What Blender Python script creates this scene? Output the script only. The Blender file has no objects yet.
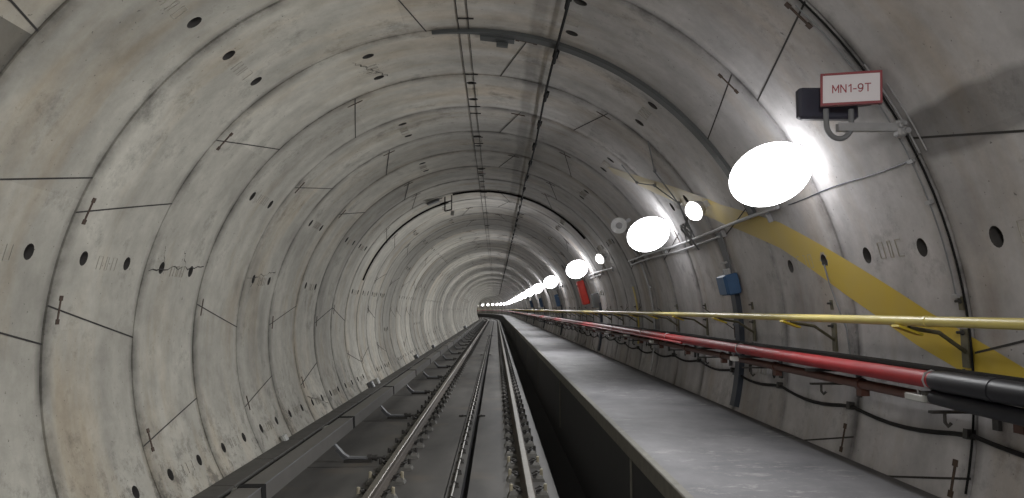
import bpy, math, random
from mathutils import Vector, Matrix
random.seed(7)
C = bpy.context.scene.collection
PI = math.pi
R = 2.70; ZC = 1.563; DA = 3.724; W = 1.2155      # tunnel radius, axis height, first joint, ring width
Y0 = 112.0; RC = 330.0; SEND = 196.0              # straight run, then a left bend
CAM = Vector((0.2715, 0, 1.88))
STEP = 360 / 19.0

# ------------------------------------------------------------------ helpers
def P(s, x, z):
    if s <= Y0: return Vector((x, s, z))
    a = (s - Y0) / RC
    return Vector((-RC + (RC + x) * math.cos(a), Y0 + (RC + x) * math.sin(a), z))
def PT(s, th, r=R):
    t = math.radians(th); return P(s, r * math.cos(t), ZC + r * math.sin(t))
def heading(s): return 0.0 if s <= Y0 else (s - Y0) / RC
def srange(a, b, far=3.0, near=2.5):
    out = [a]; s = a
    while s < b - 1e-6:
        s = min(b, s + (near if s < Y0 - near else far)); out.append(s)
    return out

class MB:
    def __init__(self): self.v = []; self.f = []; self.m = []; self.uv = None
    def face(self, idx, mi=0): self.f.append(tuple(idx)); self.m.append(mi)
    def box(self, c, d, mi=0, rot=None, taper=1.0):
        c = Vector(c); n = len(self.v)
        for z in (-1, 1):
            k = taper if z > 0 else 1.0
            for y in (-1, 1):
                for x in (-1, 1):
                    p = Vector((x * d[0] / 2 * k, y * d[1] / 2 * k, z * d[2] / 2))
                    if rot: p = rot @ p
                    self.v.append(c + p)
        for q in ((0, 2, 3, 1), (4, 5, 7, 6), (0, 1, 5, 4), (2, 6, 7, 3), (0, 4, 6, 2), (1, 3, 7, 5)):
            self.face([n + i for i in q], mi)
        return self
    def bevbox(self, c, d, b, mi=0, rot=None):
        # box with chamfered edges around its local z faces and corners
        c = Vector(c); n = len(self.v); hx, hy, hz = d[0] / 2, d[1] / 2, d[2] / 2
        def ring(ix, z):
            x, y = hx - ix, hy - ix; o = []
            for (sx, sy, o1, o2) in ((1, -1, 0, 1), (1, 1, 1, 0), (-1, 1, 0, 1), (-1, -1, 1, 0)):
                if o1 == 0: pts = ((sx * (x - b), sy * y), (sx * x, sy * (y - b)))
                else: pts = ((sx * x, sy * (y - b)), (sx * (x - b), sy * y))
                o += [(p[0], p[1], z) for p in pts]
            return o
        rings = [ring(b, -hz), ring(0, -hz + b), ring(0, hz - b), ring(b, hz)]
        for rg in rings:
            for p in rg:
                p = Vector(p)
                if rot: p = rot @ p
                self.v.append(c + p)
        for k in range(3):
            for i in range(8):
                j = (i + 1) % 8
                self.face((n + k * 8 + i, n + k * 8 + j, n + k * 8 + 8 + j, n + k * 8 + 8 + i), mi)
        self.face([n + i for i in reversed(range(8))], mi); self.face([n + 24 + i for i in range(8)], mi)
        return self
    def tube(self, pts, r, n=8, mi=0, cap=True, up=None):
        pts = [Vector(p) for p in pts]; base = len(self.v); N = None
        for i, p in enumerate(pts):
            t = (pts[min(i + 1, len(pts) - 1)] - pts[max(i - 1, 0)]).normalized()
            if N is None:
                a = Vector((0, 0, 1)) if abs(t.z) < .9 else Vector((1, 0, 0))
                N = (a - t * a.dot(t)).normalized()
            else: N = (N - t * N.dot(t)).normalized()
            B = t.cross(N); rr = r[i] if isinstance(r, (list, tuple)) else r
            for k in range(n):
                a = 2 * PI * k / n; self.v.append(p + (N * math.cos(a) + B * math.sin(a)) * rr)
        for i in range(len(pts) - 1):
            for k in range(n):
                k2 = (k + 1) % n
                self.face((base + i * n + k, base + i * n + k2, base + (i + 1) * n + k2, base + (i + 1) * n + k), mi)
        if cap:
            self.face([base + k for k in reversed(range(n))], mi)
            e = base + (len(pts) - 1) * n; self.face([e + k for k in range(n)], mi)
        return self
    def sweep(self, prof, ss, closed=True, mi=0):
        base = len(self.v); n = len(prof)
        for s in ss:
            for (x, z) in prof: self.v.append(P(s, x, z))
        for i in range(len(ss) - 1):
            for k in range(n if closed else n - 1):
                k2 = (k + 1) % n
                self.face((base + i * n + k, base + i * n + k2, base + (i + 1) * n + k2, base + (i + 1) * n + k), mi)
        if closed:
            self.face([base + k for k in reversed(range(n))], mi)
            e = base + (len(ss) - 1) * n; self.face([e + k for k in range(n)], mi)
        return self
    def lathe(self, prof, c=(0, 0, 0), axis=(0, 0, 1), n=20, mi=0, sx=1, sy=1):
        # prof: (radius, height) pairs; sx, sy squash the section
        q = Vector((0, 0, 1)).rotation_difference(Vector(axis).normalized()); c = Vector(c); base = len(self.v)
        for (r, h) in prof:
            for k in range(n):
                a = 2 * PI * k / n; self.v.append(c + q @ Vector((r * sx * math.cos(a), r * sy * math.sin(a), h)))
        for i in range(len(prof) - 1):
            for k in range(n):
                k2 = (k + 1) % n
                self.face((base + i * n + k, base + i * n + k2, base + (i + 1) * n + k2, base + (i + 1) * n + k), mi)
        self.face([base + k for k in reversed(range(n))], mi)
        e = base + (len(prof) - 1) * n; self.face([e + k for k in range(n)], mi)
        return self
    def build(self, name, mat, parent=None, smooth=False, ang=35):
        me = bpy.data.meshes.new(name); me.from_pydata([tuple(v) for v in self.v], [], self.f)
        mats = mat if isinstance(mat, (list, tuple)) else [mat]
        for m in mats: me.materials.append(m)
        if len(mats) > 1: me.polygons.foreach_set('material_index', self.m)
        if smooth:
            me.polygons.foreach_set('use_smooth', [True] * len(self.f))
            me.set_sharp_from_angle(angle=math.radians(ang))
        me.update()
        o = bpy.data.objects.new(name, me); C.objects.link(o)
        if parent: o.parent = parent
        return o

def tag(o, label=None, cat=None, group=None, kind=None):
    if label: o['label'] = label
    if cat: o['category'] = cat
    if group: o['group'] = group
    if kind: o['kind'] = kind
    return o
def empty(name, loc=(0, 0, 0), rz=0, **k):
    o = bpy.data.objects.new(name, None); C.objects.link(o)
    o.location = loc; o.rotation_euler = (0, 0, rz); o.empty_display_size = .1
    return tag(o, **k)
def copy_tree(o, parent=None):
    c = o.copy(); C.objects.link(c)
    if parent: c.parent = parent
    for ch in list(o.children): copy_tree(ch, c)
    return c
def clone_mesh_only(o): 
    c = o.copy(); C.objects.link(c); return c
def Rz(a): return Matrix.Rotation(a, 3, 'Z')
def Ry(a): return Matrix.Rotation(a, 3, 'Y')
def Rx(a): return Matrix.Rotation(a, 3, 'X')
# frame on the wall: local x = tangential (up the wall), y = along the tunnel, z = towards the axis
def wall_frame(th, s=0):
    t = math.radians(th)
    x = Vector((-math.sin(t), 0, math.cos(t))); z = Vector((-math.cos(t), 0, -math.sin(t))); y = z.cross(x)
    m = Matrix((x, y, z)).transposed()
    return Rz(heading(s)) @ m

# ------------------------------------------------------------------ materials
def newmat(name):
    m = bpy.data.materials.new(name); m.use_nodes = True
    nt = m.node_tree; b = nt.nodes['Principled BSDF']; return m, nt, b
def simple(name, col, rough=.6, metal=0, var=.12, scale=6, bump=.0, spec=.5):
    m, nt, b = newmat(name); N = nt.nodes; L = nt.links
    tc = N.new('ShaderNodeTexCoord'); nz = N.new('ShaderNodeTexNoise'); nz.inputs['Scale'].default_value = scale
    nz.inputs['Detail'].default_value = 6
    mp = N.new('ShaderNodeMapRange'); mp.inputs['To Min'].default_value = 1 - var * 2; mp.inputs['To Max'].default_value = 1 + var * 2
    L.new(tc.outputs['Object'], nz.inputs['Vector']); L.new(nz.outputs['Fac'], mp.inputs['Value'])
    mx = N.new('ShaderNodeMix'); mx.data_type = 'RGBA'; mx.blend_type = 'MULTIPLY'; mx.inputs['Factor'].default_value = 1
    mx.inputs['A'].default_value = (*col, 1); L.new(mp.outputs['Result'], mx.inputs['B']); L.new(mx.outputs['Result'], b.inputs['Base Color'])
    b.inputs['Roughness'].default_value = rough; b.inputs['Metallic'].default_value = metal
    b.inputs['Specular IOR Level'].default_value = spec
    if bump:
        bp = N.new('ShaderNodeBump'); bp.inputs['Strength'].default_value = bump; bp.inputs['Distance'].default_value = .01
        L.new(nz.outputs['Fac'], bp.inputs['Height']); L.new(bp.outputs['Normal'], b.inputs['Normal'])
    return m
def emis(name, col, st):
    m, nt, b = newmat(name)
    b.inputs['Base Color'].default_value = (*col, 1); b.inputs['Emission Color'].default_value = (*col, 1)
    b.inputs['Emission Strength'].default_value = st; return m

def concrete_lining():
    m, nt, b = newmat('cast_concrete'); N = nt.nodes; L = nt.links
    uv = N.new('ShaderNodeUVMap'); uv.uv_map = 'uv'
    at = N.new('ShaderNodeAttribute'); at.attribute_name = 'tone'
    tc = N.new('ShaderNodeTexCoord')
    def noise(vec, sc, det=6, rough=.6, mul=None):
        n = N.new('ShaderNodeTexNoise'); n.inputs['Scale'].default_value = sc; n.inputs['Detail'].default_value = det
        n.inputs['Roughness'].default_value = rough
        if mul:
            k = N.new('ShaderNodeMapping'); k.inputs['Scale'].default_value = mul; L.new(vec, k.inputs['Vector']); vec = k.outputs['Vector']
        L.new(vec, n.inputs['Vector']); return n.outputs['Fac']
    def rng(v, a, b_, c, d):
        r = N.new('ShaderNodeMapRange'); r.inputs['From Min'].default_value = a; r.inputs['From Max'].default_value = b_
        r.inputs['To Min'].default_value = c; r.inputs['To Max'].default_value = d; L.new(v, r.inputs['Value']); return r.outputs['Result']
    def mul(a, b_):
        k = N.new('ShaderNodeMath'); k.operation = 'MULTIPLY'; L.new(a, k.inputs[0]); L.new(b_, k.inputs[1]); return k.outputs[0]
    big = rng(noise(tc.outputs['Object'], .8, 6, .65), .3, .7, .74, 1.2)
    med = rng(noise(tc.outputs['Object'], 4.5, 9, .72), .3, .7, .84, 1.13)
    streak = rng(noise(uv.outputs['UV'], 1.0, 4, .5, (3.2, .45, 1)), .35, .7, 1.08, .84)
    dirt = rng(noise(tc.outputs['Object'], 1.6, 9, .75), .55, .70, 1.0, .48)
    pits = rng(noise(tc.outputs['Object'], 38, 3, .5), .70, .74, 1.0, .45)
    f = mul(mul(mul(big, med), mul(streak, dirt)), mul(pits, at.outputs['Fac']))
    # dark reflections painted in: band beside the ceiling cable, band on the nearest ring
    su = N.new('ShaderNodeSeparateXYZ'); L.new(uv.outputs['UV'], su.inputs[0])
    wob = rng(noise(tc.outputs['Object'], 2.0, 3), 0, 1, -.05, .05)
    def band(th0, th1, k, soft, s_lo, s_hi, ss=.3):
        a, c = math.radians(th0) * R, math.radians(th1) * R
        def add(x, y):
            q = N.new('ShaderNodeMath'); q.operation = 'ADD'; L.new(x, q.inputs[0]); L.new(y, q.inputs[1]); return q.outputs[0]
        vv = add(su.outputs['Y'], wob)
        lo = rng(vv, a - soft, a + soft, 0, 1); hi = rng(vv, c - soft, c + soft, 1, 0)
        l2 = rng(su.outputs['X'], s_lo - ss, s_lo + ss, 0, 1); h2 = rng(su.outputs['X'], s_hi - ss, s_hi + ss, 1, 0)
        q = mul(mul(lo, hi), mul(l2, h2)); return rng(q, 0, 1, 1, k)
    fr = N.new('ShaderNodeMath'); fr.operation = 'MULTIPLY_ADD'; L.new(su.outputs['X'], fr.inputs[0]); fr.inputs[1].default_value = 1 / W; fr.inputs[2].default_value = .5 - DA / W + 20
    fq = N.new('ShaderNodeMath'); fq.operation = 'FRACT'; L.new(fr.outputs[0], fq.inputs[0])
    ja = rng(fq.outputs[0], .44, .50, 0, 1); jb = rng(fq.outputs[0], .50, .62, 1, 0)
    gn = rng(noise(uv.outputs['UV'], 1.0, 6, .7, (1.2, 1.6, 1)), .36, .60, .1, .9)
    f = mul(f, rng(mul(mul(ja, jb), gn), 0, 1, 1, .22))
    f = mul(f, band(75.6, 78.2, .72, .02, 2, 16, 1.5))
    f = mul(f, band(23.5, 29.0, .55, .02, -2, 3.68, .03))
    hue = N.new('ShaderNodeMix'); hue.data_type = 'RGBA'
    hue.inputs['A'].default_value = (.465, .45, .395, 1); hue.inputs['B'].default_value = (.49, .475, .478, 1)
    sx = N.new('ShaderNodeSeparateXYZ'); L.new(tc.outputs['Object'], sx.inputs[0])
    h1 = rng(sx.outputs['X'], -1.0, 2.0, 0, 1)
    L.new(h1, hue.inputs['Factor'])
    base = rng(su.outputs['Y'], math.radians(188) * R, math.radians(206) * R, 0, 1)
    spl = rng(noise(tc.outputs['Object'], 5.5, 10, .8), .50, .60, 0, .5)
    f = mul(f, rng(mul(base, spl), 0, 1, 1, 0))
    tn = N.new('ShaderNodeMix'); tn.data_type = 'RGBA'; tn.blend_type = 'MULTIPLY'
    L.new(rng(noise(uv.outputs['UV'], 1.0, 6, .65, (1.6, .35, 1)), .5, .68, 0, .9), tn.inputs['Factor']); L.new(hue.outputs['Result'], tn.inputs['A'])
    tn.inputs['B'].default_value = (.93, .84, .73, 1); hue = tn
    mx = N.new('ShaderNodeMix'); mx.data_type = 'RGBA'; mx.blend_type = 'MULTIPLY'; mx.inputs['Factor'].default_value = 1
    L.new(hue.outputs['Result'], mx.inputs['A']); L.new(f, mx.inputs['B']); L.new(mx.outputs['Result'], b.inputs['Base Color'])
    b.inputs['Roughness'].default_value = .78; b.inputs['Specular IOR Level'].default_value = .25
    bp = N.new('ShaderNodeBump'); bp.inputs['Strength'].default_value = .35; bp.inputs['Distance'].default_value = .01
    L.new(med, bp.inputs['Height']); L.new(bp.outputs['Normal'], b.inputs['Normal'])
    return m
def walkway_mat():
    m, nt, b = newmat('trowelled_concrete'); N = nt.nodes; L = nt.links
    tc = N.new('ShaderNodeTexCoord')
    def noise(sc, det, sca, ro=.6, dist=0):
        k = N.new('ShaderNodeMapping'); k.inputs['Scale'].default_value = sca; L.new(tc.outputs['Object'], k.inputs['Vector'])
        n = N.new('ShaderNodeTexNoise'); n.inputs['Scale'].default_value = sc; n.inputs['Detail'].default_value = det
        n.inputs['Roughness'].default_value = ro; n.inputs['Distortion'].default_value = dist; L.new(k.outputs['Vector'], n.inputs['Vector']); return n.outputs['Fac']
    r1 = N.new('ShaderNodeValToRGB'); r1.color_ramp.elements[0].position = .3; r1.color_ramp.elements[1].position = .72
    r1.color_ramp.elements[0].color = (.07, .07, .076, 1); r1.color_ramp.elements[1].color = (.165, .163, .168, 1)
    L.new(noise(1.6, 9, (1, .7, 1), .65), r1.inputs['Fac'])
    sc = N.new('ShaderNodeMapRange'); sc.inputs['From Min'].default_value = .53; sc.inputs['From Max'].default_value = .60
    L.new(noise(4.5, 12, (1, 2.2, 1), .82, .3), sc.inputs['Value'])
    mk = N.new('ShaderNodeMapRange'); mk.inputs['From Min'].default_value = .47; mk.inputs['From Max'].default_value = .58
    L.new(noise(.8, 2, (1, 1, 1)), mk.inputs['Value'])
    ml = N.new('ShaderNodeMath'); ml.operation = 'MULTIPLY'; L.new(sc.outputs['Result'], ml.inputs[0]); L.new(mk.outputs['Result'], ml.inputs[1])
    mx = N.new('ShaderNodeMix'); mx.data_type = 'RGBA'; L.new(ml.outputs[0], mx.inputs['Factor'])
    L.new(r1.outputs['Color'], mx.inputs['A']); mx.inputs['B'].default_value = (.22, .215, .21, 1)
    L.new(mx.outputs['Result'], b.inputs['Base Color'])
    rr = N.new('ShaderNodeMapRange'); rr.inputs['To Min'].default_value = .6; rr.inputs['To Max'].default_value = .8
    L.new(noise(2.4, 6, (1, 1, 1)), rr.inputs['Value']); L.new(rr.outputs['Result'], b.inputs['Roughness'])
    bp = N.new('ShaderNodeBump'); bp.inputs['Strength'].default_value = .25; bp.inputs['Distance'].default_value = .006
    L.new(noise(7, 8, (1, 1.5, 1), .7), bp.inputs['Height']); L.new(bp.outputs['Normal'], b.inputs['Normal'])
    return m
def slab_mat():
    m, nt, b = newmat('track_slab_concrete'); N = nt.nodes; L = nt.links
    tc = N.new('ShaderNodeTexCoord'); k = N.new('ShaderNodeMapping'); k.inputs['Scale'].default_value = (1.3, .35, 1); L.new(tc.outputs['Object'], k.inputs['Vector'])
    n = N.new('ShaderNodeTexNoise'); n.inputs['Scale'].default_value = 2; n.inputs['Detail'].default_value = 8; L.new(k.outputs['Vector'], n.inputs['Vector'])
    r1 = N.new('ShaderNodeValToRGB'); r1.color_ramp.elements[0].position = .3; r1.color_ramp.elements[1].position = .75
    r1.color_ramp.elements[0].color = (.055, .053, .049, 1); r1.color_ramp.elements[1].color = (.125, .120, .110, 1)
    L.new(n.outputs['Fac'], r1.inputs['Fac'])
    n2 = N.new('ShaderNodeTexNoise'); n2.inputs['Scale'].default_value = 1.1; n2.inputs['Detail'].default_value = 3; L.new(tc.outputs['Object'], n2.inputs['Vector'])
    mr = N.new('ShaderNodeMapRange'); mr.inputs['From Min'].default_value = .58; mr.inputs['From Max'].default_value = .7; mr.inputs['To Max'].default_value = .5
    L.new(n2.outputs['Fac'], mr.inputs['Value'])
    mx = N.new('ShaderNodeMix'); mx.data_type = 'RGBA'; L.new(mr.outputs['Result'], mx.inputs['Factor'])
    L.new(r1.outputs['Color'], mx.inputs['A']); mx.inputs['B'].default_value = (.15, .122, .09, 1); L.new(mx.outputs['Result'], b.inputs['Base Color'])
    b.inputs['Roughness'].default_value = .6
    bp = N.new('ShaderNodeBump'); bp.inputs['Strength'].default_value = .2; bp.inputs['Distance'].default_value = .008
    L.new(n.outputs['Fac'], bp.inputs['Height']); L.new(bp.outputs['Normal'], b.inputs['Normal'])
    return m
def reflected_yellow():  # colour of the painted yellow reflection, weaker towards its upper end
    m, nt, b = newmat('reflected_yellow_tint'); N = nt.nodes; L = nt.links
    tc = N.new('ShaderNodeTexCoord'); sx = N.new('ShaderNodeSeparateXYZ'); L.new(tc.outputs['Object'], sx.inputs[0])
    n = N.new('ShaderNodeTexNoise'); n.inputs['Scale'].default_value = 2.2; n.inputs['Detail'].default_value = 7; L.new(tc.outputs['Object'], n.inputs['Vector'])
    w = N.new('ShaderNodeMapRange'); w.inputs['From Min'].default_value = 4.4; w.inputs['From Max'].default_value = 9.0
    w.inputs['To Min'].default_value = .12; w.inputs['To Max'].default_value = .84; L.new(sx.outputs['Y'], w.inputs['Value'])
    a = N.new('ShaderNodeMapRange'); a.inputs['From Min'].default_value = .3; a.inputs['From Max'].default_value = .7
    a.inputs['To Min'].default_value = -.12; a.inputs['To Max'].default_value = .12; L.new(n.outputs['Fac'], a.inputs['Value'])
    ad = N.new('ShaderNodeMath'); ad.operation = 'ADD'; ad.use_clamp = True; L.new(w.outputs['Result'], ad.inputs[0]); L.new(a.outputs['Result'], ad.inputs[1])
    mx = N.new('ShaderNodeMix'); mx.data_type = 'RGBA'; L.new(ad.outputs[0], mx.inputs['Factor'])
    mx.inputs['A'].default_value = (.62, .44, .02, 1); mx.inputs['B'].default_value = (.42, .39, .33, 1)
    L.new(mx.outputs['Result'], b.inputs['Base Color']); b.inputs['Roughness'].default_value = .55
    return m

M = dict(
    concrete=concrete_lining(), walk=walkway_mat(), slab=slab_mat(),
    pocket=simple('bolt_pocket_shade', (.055, .052, .05), .9, scale=20),  # shade of the deep pockets put into the colour
    seam=simple('joint_gasket', (.035, .032, .03), .85), rust=simple('rust_brown', (.07, .045, .033), .85, var=.3, scale=30),
    emboss=simple('cast_mark_concrete', (.37, .35, .305), .8),
    kerb=simple('kerb_concrete', (.13, .125, .105), .75, var=.2, scale=12, bump=.3),
    black=simple('shade_black_concrete', (.016, .016, .018), .9), face=simple('shade_black_face', (.014, .015, .018), .75),  # shade below the walkway put into both blacks; slot blackened too
    rail=simple('worn_steel', (.20, .185, .155), .46, .6, var=.15, scale=14), railside=simple('rusty_steel', (.10, .085, .07), .7, .3, var=.2, scale=18),
    iron=simple('dark_iron', (.075, .072, .068), .6, .5, var=.2, scale=40), cap=simple('pale_plastic_cap', (.42, .38, .28), .6, var=.2, scale=30),
    pad=simple('baseplate_grey', (.17, .165, .15), .7, .2, var=.2, scale=30), rubber=simple('rubber_black', (.015, .015, .015), .85, spec=.15),
    frp=simple('grey_fibreglass', (.125, .12, .11), .5, var=.1, scale=5), frpside=simple('grey_fibreglass_side', (.13, .125, .115), .5),
    arm=simple('painted_grey_steel', (.19, .195, .205), .6, 0), trough=simple('trough_concrete', (.075, .072, .065), .8, var=.22, scale=9, bump=.3),
    rod=simple('cable_sheath_light', (.20, .19, .165), .45, .4), galv=simple('galvanised_steel', (.42, .42, .43), .5, .5, var=.1, scale=25),
    yellow=simple('yellow_handrail_paint', (.62, .52, .16), .42, var=.08, scale=8), yellow2=simple('yellow_bracket_paint', (.55, .42, .03), .5, var=.2, scale=20),
    olive=simple('aged_olive_bracket_paint', (.12, .11, .07), .6, var=.3, scale=20), stripe=reflected_yellow(), red=simple('red_pipe_paint', (.33, .024, .028), .5, var=.12, scale=9, spec=.3), redbox=simple('red_cabinet_paint', (.75, .05, .03), .45),
    sleeve=simple('black_sleeve', (.014, .014, .018), .45, scale=9, spec=.3), cable=simple('black_cable', (.016, .015, .015), .7, spec=.2),
    brown=simple('brown_pipe_paint', (.11, .045, .032), .5, var=.2, scale=12), duct=simple('dark_cable_duct', (.045, .055, .075), .5),
    blue=simple('blue_grey_box', (.05, .12, .25), .45), white=simple('white_tag', (.75, .75, .73), .5, var=.04),
    signred=simple('dark_red_frame', (.24, .035, .045), .45), signwhite=simple('sign_face_white', (.72, .68, .71), .4, var=.03),
    letter=simple('sign_letter_red', (.33, .045, .06), .5, var=.03), darkbox=simple('dark_box_plastic', (.05, .052, .075), .4),
    greystrip=simple('grey_duct_strip', (.065, .07, .07), .5), lamp=emis('lamp_diffuser', (.985, .985, 1), 4.3), lampsmall=emis('lamp_diffuser_small', (1, .985, .96), 3.0), lampfar=emis('lamp_diffuser_far', (.985, .985, 1), 7.5),
    housing=simple('lamp_housing_grey', (.4, .4, .41), .45, .3), horn=simple('horn_pale_grey', (.8, .8, .8), .5),
    grey=simple('grey_cabinet', (.13, .135, .14), .5), pale=simple('pale_box', (.36, .36, .34), .6),
)

# ------------------------------------------------------------------ tunnel lining
KEY = {-1: 14.2, 0: 166.0, 1: 166.0, 2: 203.84, 3: 241.26, 4: 203.84, 5: 241.26, 6: 203.84}
SLANTS = ((2, 80.6, 1), (4, 80.6, 1), (6, 80.6, 1), (3, 61, 1), (3, 118, 1), (3, 175, 1), (5, 118, 1), (5, 175, -1))
def key_angle(r):
    if r in KEY: return KEY[r]
    return (166.0 + STEP * random.Random(r * 13 + 5).choice([0, 2, 4, 0, 2, -8, 9]))
def joints(r):
    k = key_angle(r); out = []
    for i in range(7):
        th = (k + STEP / 2 + i * 3 * STEP) % 360
        if th > 250: th -= 360
        dist = ((th - k + 180) % 360) - 180
        sl = 2.7 if dist > 0 else -2.7
        for (rr, tt, sg) in SLANTS:
            if rr == r and abs(th - tt) < 3: sl = sg * 2.7
        if r > 6: sl = random.Random(int(r * 17 + th)).choice([-2.7, 2.7])
        out.append((th, sl))
    return out
def pockets(r):
    k = key_angle(r); out = [k]
    for i in range(6): out.append(k + STEP * 2 + i * 3 * STEP)
    res = []
    for a in out:
        a %= 360
        if a > 250: a -= 360
        res.append(a)
    return res
T0 = 14.05 - STEP / 16 - STEP * 3                       # theta grid so that pockets sit in whole cells
DT = STEP / 8
NT = int((222 - T0) / DT) + 1
RMIN, RMAX = -6, int((SEND - DA) / W)
HUEROW = {}
def seg_tone(r, th):
    js = sorted(j[0] for j in joints(r)); i = sum(1 for j in js if j < th)
    rr = random.Random(r * 31 + i * 7 + 3).uniform(.93, 1.07)
    ring = 1 + .05 * math.sin(r * 2.4) + random.Random(r).uniform(-.09, .09) * (1 if r < 6 else 2)
    if r < 2: ring = 1.0
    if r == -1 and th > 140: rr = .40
    return rr * ring

def lining(name, ta, tb):
    v = []; f = []; mi = []; tone = []; uvs = []
    for r in range(RMIN, RMAX):
        s0 = DA + r * W; dr = random.Random(r + 99).uniform(-.002, .002); fine = -2 <= r <= 34
        tilt = random.Random(r + 500).uniform(-.002, .002)
        base_s = [0, .006, .012, .236, .348, .6, .843, .955, W - .012, W - .006, W] if fine else [0, .0062, .015, .6, W - .015, W - .0062, W]
        base_r = []
        for q in base_s:
            edge = q < .0065 or q > W - .0065
            base_r.append(R + (.022 if edge else dr + tilt * (q / W - .5)))
        pk = pockets(r) if fine else []
        j0, j1 = int(round((ta - T0) / DT)), int(round((tb - T0) / DT))
        idx = {}
        def vert(j, q):
            if (j, q) not in idx:
                idx[(j, q)] = len(v); v.append(PT(s0 + base_s[q], T0 + j * DT, base_r[q])); uvs.append((s0 + base_s[q], math.radians(T0 + j * DT) * R))
            return idx[(j, q)]
        for j in range(j0, j1):
            thc = T0 + (j + .5) * DT
            tn = seg_tone(r, thc)
            ispk = any(abs(thc - a) < .9 for a in pk)
            for q in range(len(base_s) - 1):
                a, b_, c, d = vert(j, q), vert(j, q + 1), vert(j + 1, q + 1), vert(j + 1, q)
                if fine and ispk and q in (3, 6):
                    sc = s0 + (base_s[q] + base_s[q + 1]) / 2; rr0 = R + dr; n = 16; rings = []
                    for (rad, dep) in ((.051, 0), (.046, .03), (.036, .10)):
                        ids = []
                        for k in range(n):
                            an = 2 * PI * k / n + PI / 4
                            th = thc + math.degrees(math.sin(an) * rad * 1.05 / R)
                            ids.append(len(v)); v.append(PT(sc + math.cos(an) * rad * .92, th, rr0 + dep)); uvs.append((sc, math.radians(th) * R))
                        rings.append(ids)
                    # corners in matching angular order: an=45deg is (+s,+theta)
                    cor = [c, d, a, b_]
                    for k in range(4):
                        seg = [rings[0][(k * 4 + i) % n] for i in range(5)]
                        f.append(tuple([cor[k]] + [cor[(k + 1) % 4]] + list(reversed(seg)))); mi.append(0); tone.append(tn)
                    for u in range(2):
                        for k in range(n):
                            k2 = (k + 1) % n
                            f.append((rings[u][k], rings[u][k2], rings[u + 1][k2], rings[u + 1][k])); mi.append(1); tone.append(tn * .8)
                    f.append(tuple(rings[2])); mi.append(1); tone.append(tn)
                else:
                    f.append((a, b_, c, d)); tone.append(tn)
                    mi.append(2 if (q == 0 or q == len(base_s) - 2) else 0)
    me = bpy.data.meshes.new(name); me.from_pydata([tuple(x) for x in v], [], f)
    for m in (M['concrete'], M['pocket'], M['seam']): me.materials.append(m)
    me.polygons.foreach_set('material_index', mi)
    ul = me.uv_layers.new(name='uv'); li = [0] * len(me.loops); me.loops.foreach_get('vertex_index', li)
    dat = []
    for i in li: dat += uvs[i]
    ul.data.foreach_set('uv', dat)
    at = me.attributes.new('tone', 'FLOAT', 'FACE'); at.data.foreach_set('value', tone)
    me.polygons.foreach_set('use_smooth', [True] * len(f)); me.set_sharp_from_angle(angle=math.radians(25)); me.update()
    o = bpy.data.objects.new(name, me); C.objects.link(o); o['kind'] = 'structure'
    return o
JR, JC_, JL = T0, T0 + DT * round((49 - T0) / DT), T0 + DT * round((131 - T0) / DT)
JEND = T0 + DT * NT
shell = {'wall_right': (T0, JC_), 'ceiling': (JC_, JL), 'wall_left': (JL, JEND)}
for nm, (ta, tb) in shell.items():
    o = lining(nm, ta, tb)
    seam = MB(); slot = MB(); mark = MB()
    for r in range(-3, 60):
        s0 = DA + r * W
        for th, sl in joints(r):
            if not (ta <= th < tb): continue
            k = 8; pts = [(s0 + W * i / k, th + sl * (i / k * 2 - 1)) for i in range(k + 1)]
            n0 = len(seam.v); hw = .006 if r < 6 else .008
            for (s, t) in pts:
                for e, rr in ((-1, R - .0045), (1, R - .0045)):
                    seam.v.append(PT(s, t + math.degrees(e * hw / R), rr))
            for i in range(k): seam.face((n0 + 2 * i, n0 + 2 * i + 1, n0 + 2 * i + 3, n0 + 2 * i + 2))
            # steel dowel slot crossing the joint
            sx = s0 + W * .115; tx = th + sl * (.115 * 2 - 1); mtx = wall_frame(tx, sx)
            slot.box(PT(sx, tx, R - .003), (.17, .018, .006), 0, mtx)
            if r < 3: slot.box(PT(sx, tx + 1.7, R - .003), (.035, .040, .007), 0, mtx); slot.box(PT(sx, tx - 1.7, R - .003), (.035, .040, .007), 0, mtx)
        if r <= 14:
            for a in pockets(r):
                if not (ta <= a < tb): continue
                sm = s0 + W * .5; rnd = random.Random(int(r * 100 + a))
                for q in range(3):
                    cs = sm - .10 + q * .10; wdt = .055 if q != 1 else .03; hh = .10
                    m3 = wall_frame(a, cs)
                    for (dx, dy, lx, ly) in ((hh / 2, 0, .004, wdt), (-hh / 2, 0, .004, wdt), (0, wdt / 2, hh, .004), (0, -wdt / 2, hh, .004)):
                        if rnd.random() < .85: mark.box(PT(cs, a, R - .003) + m3 @ Vector((dx, dy, 0)), (lx, ly, .005), 0, m3)
    for mb, n2, mt in ((seam, 'joint_seam', 'seam'), (slot, 'dowel_slot', 'rust'), (mark, 'cast_mark', 'emboss')):
        if mb.v: tag(mb.build(n2, M[mt], o), kind='structure')

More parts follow.
